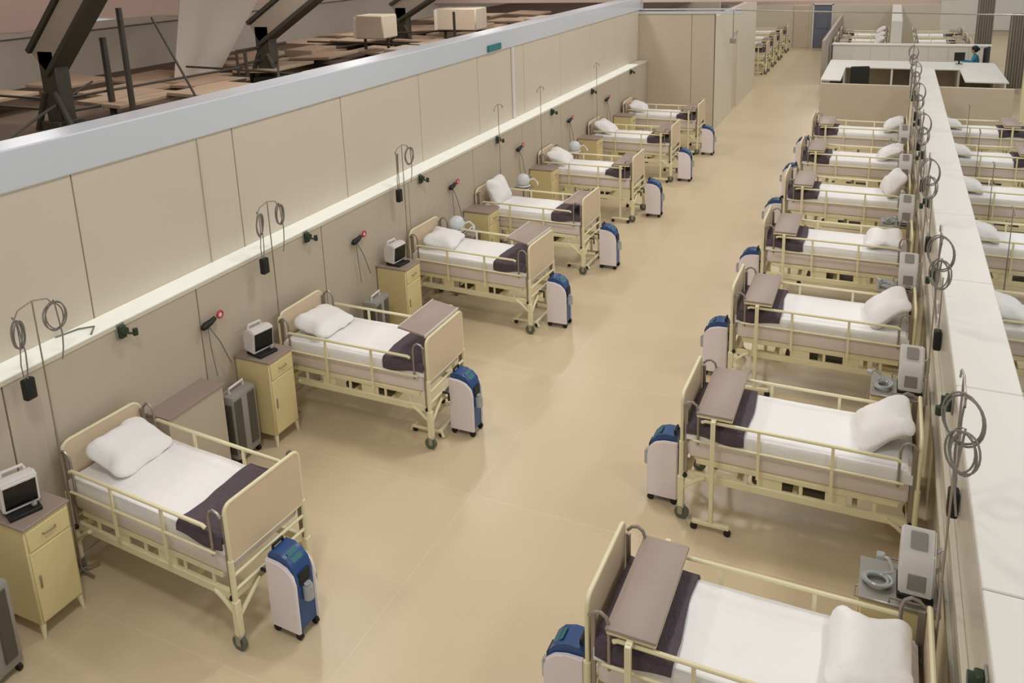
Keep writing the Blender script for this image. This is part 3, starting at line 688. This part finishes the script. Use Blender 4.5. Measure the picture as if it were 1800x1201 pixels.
# ================================================================ FAR WARD
for i, y in enumerate([32.2, 34.2, 36.2, 38.6]):
    BED.put((-4.12, y, 0), PI, f'small distant bed poking past the passage wall, {ORD[i]} of the far left group', 'bed', 'far left beds')
    BLK[0].put((-4.12, y, 0), PI, f'dark blanket on the {ORD[i]} distant bed past the passage wall', 'blanket', 'far left blankets')
    TAB.put((-4.40, y, 0), PI, f'overbed table on the {ORD[i]} distant bed past the passage wall', 'table', 'far left tables')
for i, y in enumerate([33.9, 35.6, 37.8]):
    BED.put((-1.88, y, 0), 0, f'small distant bed behind the white counter, {ORD[i]} left of the far divider', 'bed', 'far middle beds')
    BLK[0].put((-1.88, y, 0), 0, f'dark blanket on the {ORD[i]} distant bed left of the far divider', 'blanket', 'far middle blankets')
    TAB.put((-1.58, y, 0), 0, f'overbed table on the {ORD[i]} distant bed left of the far divider', 'table', 'far middle tables')
    p = PIL[2].put((-.36, y, 1.06), 0, f'white pillow on the {ORD[i]} distant bed left of the far divider', 'pillow', 'far middle pillows'); p.rotation_euler = (0, -.7, 0)
    BED.put((2.6, y, 0), PI, f'small distant bed behind the counter, {ORD[i]} right of the far divider', 'bed', 'far right beds')
    BLK[1].put((2.6, y, 0), PI, f'dark blanket on the {ORD[i]} distant bed right of the far divider', 'blanket', 'far right blankets')
    TAB.put((2.3, y, 0), PI, f'overbed table on the {ORD[i]} distant bed right of the far divider', 'table', 'far right tables')
# nurse station
t = empty('nurse_counter', (0, 28, 0))
MB().box(-1.75, 3.0, 0, 1.6, .86, .90, .008).box(-1.75, -1.2, -2.7, .0, .86, .90, .008).box(1.95, 3.0, -2.3, .0, .86, .90, .008).build('work_top', M['counter'], t)
for xx in (-1.7, -1.25, .12, .66, 1.0, 1.95, 2.9): MB().box(xx-.03, xx+.03, .05, 1.5, 0, .86, .004).build('side_panel', M['counter'], t)
MB().box(-1.75, -1.71, -2.65, 0, 0, .86).build('side_panel', M['counter'], t)
MB().box(2.9, 2.94, -2.25, 0, 0, .86).build('side_panel', M['counter'], t)
MB().box(.70, .96, -.02, .03, 0, .86).build('drawer_front', M['counter'], t)
MB().box(-1.7, 2.9, 1.5, 1.56, 0, .86).build('back_panel', M['partition'], t)
tag(t, 'long white nurse counter crossing the ward beyond the taupe partitions', 'counter')
t = empty('low_cupboard', (0, 32.2, 0))
MB().box(-1.85, 3.1, -.22, .25, .03, 1.11, .006).build('body', M['counter'], t)
MB().box(-1.88, 3.13, -.25, .27, 1.11, 1.15, .006).build('cupboard_top', M['counter'], t)
for k in range(8): MB().box(-1.8+.61*k, -1.22+.61*k, -.235, -.22, .08, 1.06, .004).build('door', M['counter'], t)
tag(t, 'long row of white cupboards behind the nurse counter', 'cupboard')
def chair(x, y, rz, label):
    t = empty('office_chair', (x, y, 0), rz)
    MB().box(-.24, .24, -.24, .24, .44, .52, .03, seg=2).build('seat', M['black'], t)
    MB().box(-.26, .26, .2, .29, .58, 1.28, .035, seg=2).build('backrest', M['black'], t)
    MB().cyl((0, 0, .1), (0, 0, .45), .03).cyl((0, .24, .46), (0, .24, .62), .02).build('column', M['black'], t)
    b = MB()
    for k in range(5): b.tube([(0, 0, .1), (.26*math.cos(k*1.2566), .26*math.sin(k*1.2566), .05)], .018)
    bo = b.build('base', M['black'], t)
    for k in range(5): MB().ball((.26*math.cos(k*1.2566), .26*math.sin(k*1.2566), .027), .027, seg=8).build('caster', M['black'], bo)
    tag(t, label, 'chair')
chair(-.80, 25.7, PI+.35, 'black office chair behind the left taupe partition at the white counter')
chair(2.62, 30.65, -1.9, 'black office chair under the seated person in teal')
t = empty('desk_monitor', (2.0, 29.2, .90), .2)
MB().box(-.15, .15, -.015, .015, .10, .36, .006).build('panel', M['black'], t)
MB().box(-.02, .02, -.01, .03, .01, .12).box(-.09, .09, -.06, .06, 0, .012).build('stand', M['black'], t)
tag(t, 'black computer monitor on the white counter beside the seated person', 'monitor')
tag(MB().ball((.85, 28.3, .97), .075, seg=12).cyl((.85, 28.3, .90), (.85, 28.3, .93), .05).build('desk_lamp', M['white']), 'small round white lamp on the counter right of the divider', 'lamp')
tag(MB().box(-.12, .12, -.10, .10, 0, .13, .01).box(-.13, .13, -.11, .11, .13, .15, .01).build('carton', M['white'], loc=(-.2, 26.2, .0)), 'small white carton on the floor behind the left taupe partition', 'box')
for i, x in enumerate((1.9, 2.35)):
    tag(MB().box(-.17, .17, -.15, .15, 0, .30, .01).box(-.18, .18, -.16, .16, .30, .33, .01).build('carton', mat('brown_carton', (150, 108, 80), .8), loc=(x, 23.5, 0)), ('left' if i == 0 else 'right')+' of two brown cartons behind the right taupe partition', 'box')
# seated person in teal
def person():
    t = empty('person', (2.58, 30.65, 0), 1.3)      # faces +y locally, turned towards the monitor
    V = [(0, 0, .56), (0, .01, .72), (0, .03, .90), (0, .05, .99), (0, .06, 1.06),
         (.09, .04, .55), (.11, .42, .54), (.11, .44, .30), (.11, .44, .08), (.11, .54, .05),
         (-.09, .04, .55), (-.11, .42, .54), (-.11, .44, .30), (-.11, .44, .08), (-.11, .54, .05),
         (.17, .03, .95), (.21, .10, .74), (.16, .33, .78), (.14, .40, .80), (-.17, .03, .95), (-.21, .10, .74), (-.16, .33, .78), (-.14, .40, .80)]
    Eg = [(0, 1), (1, 2), (2, 3), (3, 4), (0, 5), (5, 6), (6, 7), (7, 8), (8, 9), (0, 10), (10, 11), (11, 12), (12, 13), (13, 14), (2, 15), (15, 16), (16, 17), (17, 18), (2, 19), (19, 20), (20, 21), (21, 22)]
    R = [.15, .13, .14, .06, .05, .10, .075, .06, .04, .035, .10, .075, .06, .04, .035, .06, .045, .035, .03, .06, .045, .035, .03]
    me = bpy.data.meshes.new('body'); me.from_pydata(V, Eg, []); me.materials.append(M['scrubs'])
    o = bpy.data.objects.new('body', me); C.objects.link(o); o.parent = t
    sk = o.modifiers.new('skin', 'SKIN')
    for i, r in enumerate(R): me.skin_vertices[0].data[i].radius = (r, r)
    me.skin_vertices[0].data[0].use_root = True
    o.modifiers.new('sub', 'SUBSURF').levels = 1; o.modifiers['sub'].render_levels = 2
    hd = MB().ball((0, .08, 1.17), .095, .85, .98, 1.2, 16).ball((0, .175, 1.16), .018, seg=8).ball((.082, .08, 1.165), .02, .5, 1, 1.4, 8).ball((-.082, .08, 1.165), .02, .5, 1, 1.4, 8).build('head', M['skin'], t)
    MB().ball((0, .055, 1.20), .108, .9, 1, 1.1, 16).ball((0, -.04, 1.2), .05).build('hair', M['hair'], t)
    for s in (-1, 1):
        h = MB().box(s*.135-.035, s*.135+.035, .40, .48, .79, .815, .01)
        for k, (dx, l) in enumerate(((-.027, .06), (-.009, .075), (.009, .07), (.027, .055))): h.tube([(s*.135+dx, .475, .805), (s*.135+dx, .475+l*.6, .812), (s*.135+dx, .475+l, .80)], .008, 6)
        h.tube([(s*.135-s*.035, .42, .80), (s*.135-s*.06, .45, .80)], .009, 6)
        h.build('hand', M['skin'], t)
    tag(t, 'person in teal scrubs with black hair seated at the white counter', 'person')
person()
# curtains and overhead rod
def curtain(x, y, wd, z1, label, ang=0):
    o = MB().grid(60, 6, lambda u, v: Vector(((u-.5)*wd, .05*math.sin(u*2*PI*7)*(.6+.4*v), z1*(1-v))), .006).build('curtain', M['curtain'])
    o.location = (x, y, .02); o.rotation_euler.z = ang; tag(o, label, 'curtain', 'grey hanging curtains')
curtain(3.28, 37, .62, 2.5, 'narrow grey curtain hanging left of the pale window band', .3)
curtain(3.62, 30.2, .55, 2.35, 'grey curtain hanging at the right edge beside the pale doorway', .25)
rod = MB().tube([(-3.5, 21.0, 3.21), (3.6, 21.0, 3.07)], .014)
tag(rod.build('ceiling_rod', M['silver']), 'thin steel rod spanning high above the aisle and right rows', 'rod')
t = empty('hanging_camera', (-3.53, 21.0, 2.4))
MB().cyl((0, 0, .12), (0, 0, .80), .010).build('drop_pole', M['silver'], t)
MB().box(-.07, .07, -.06, .06, 0, .13, .02, seg=2).build('housing', M['grey'], t)
tag(t, 'grey box hanging on a thin pole beside the passage wall', 'camera')
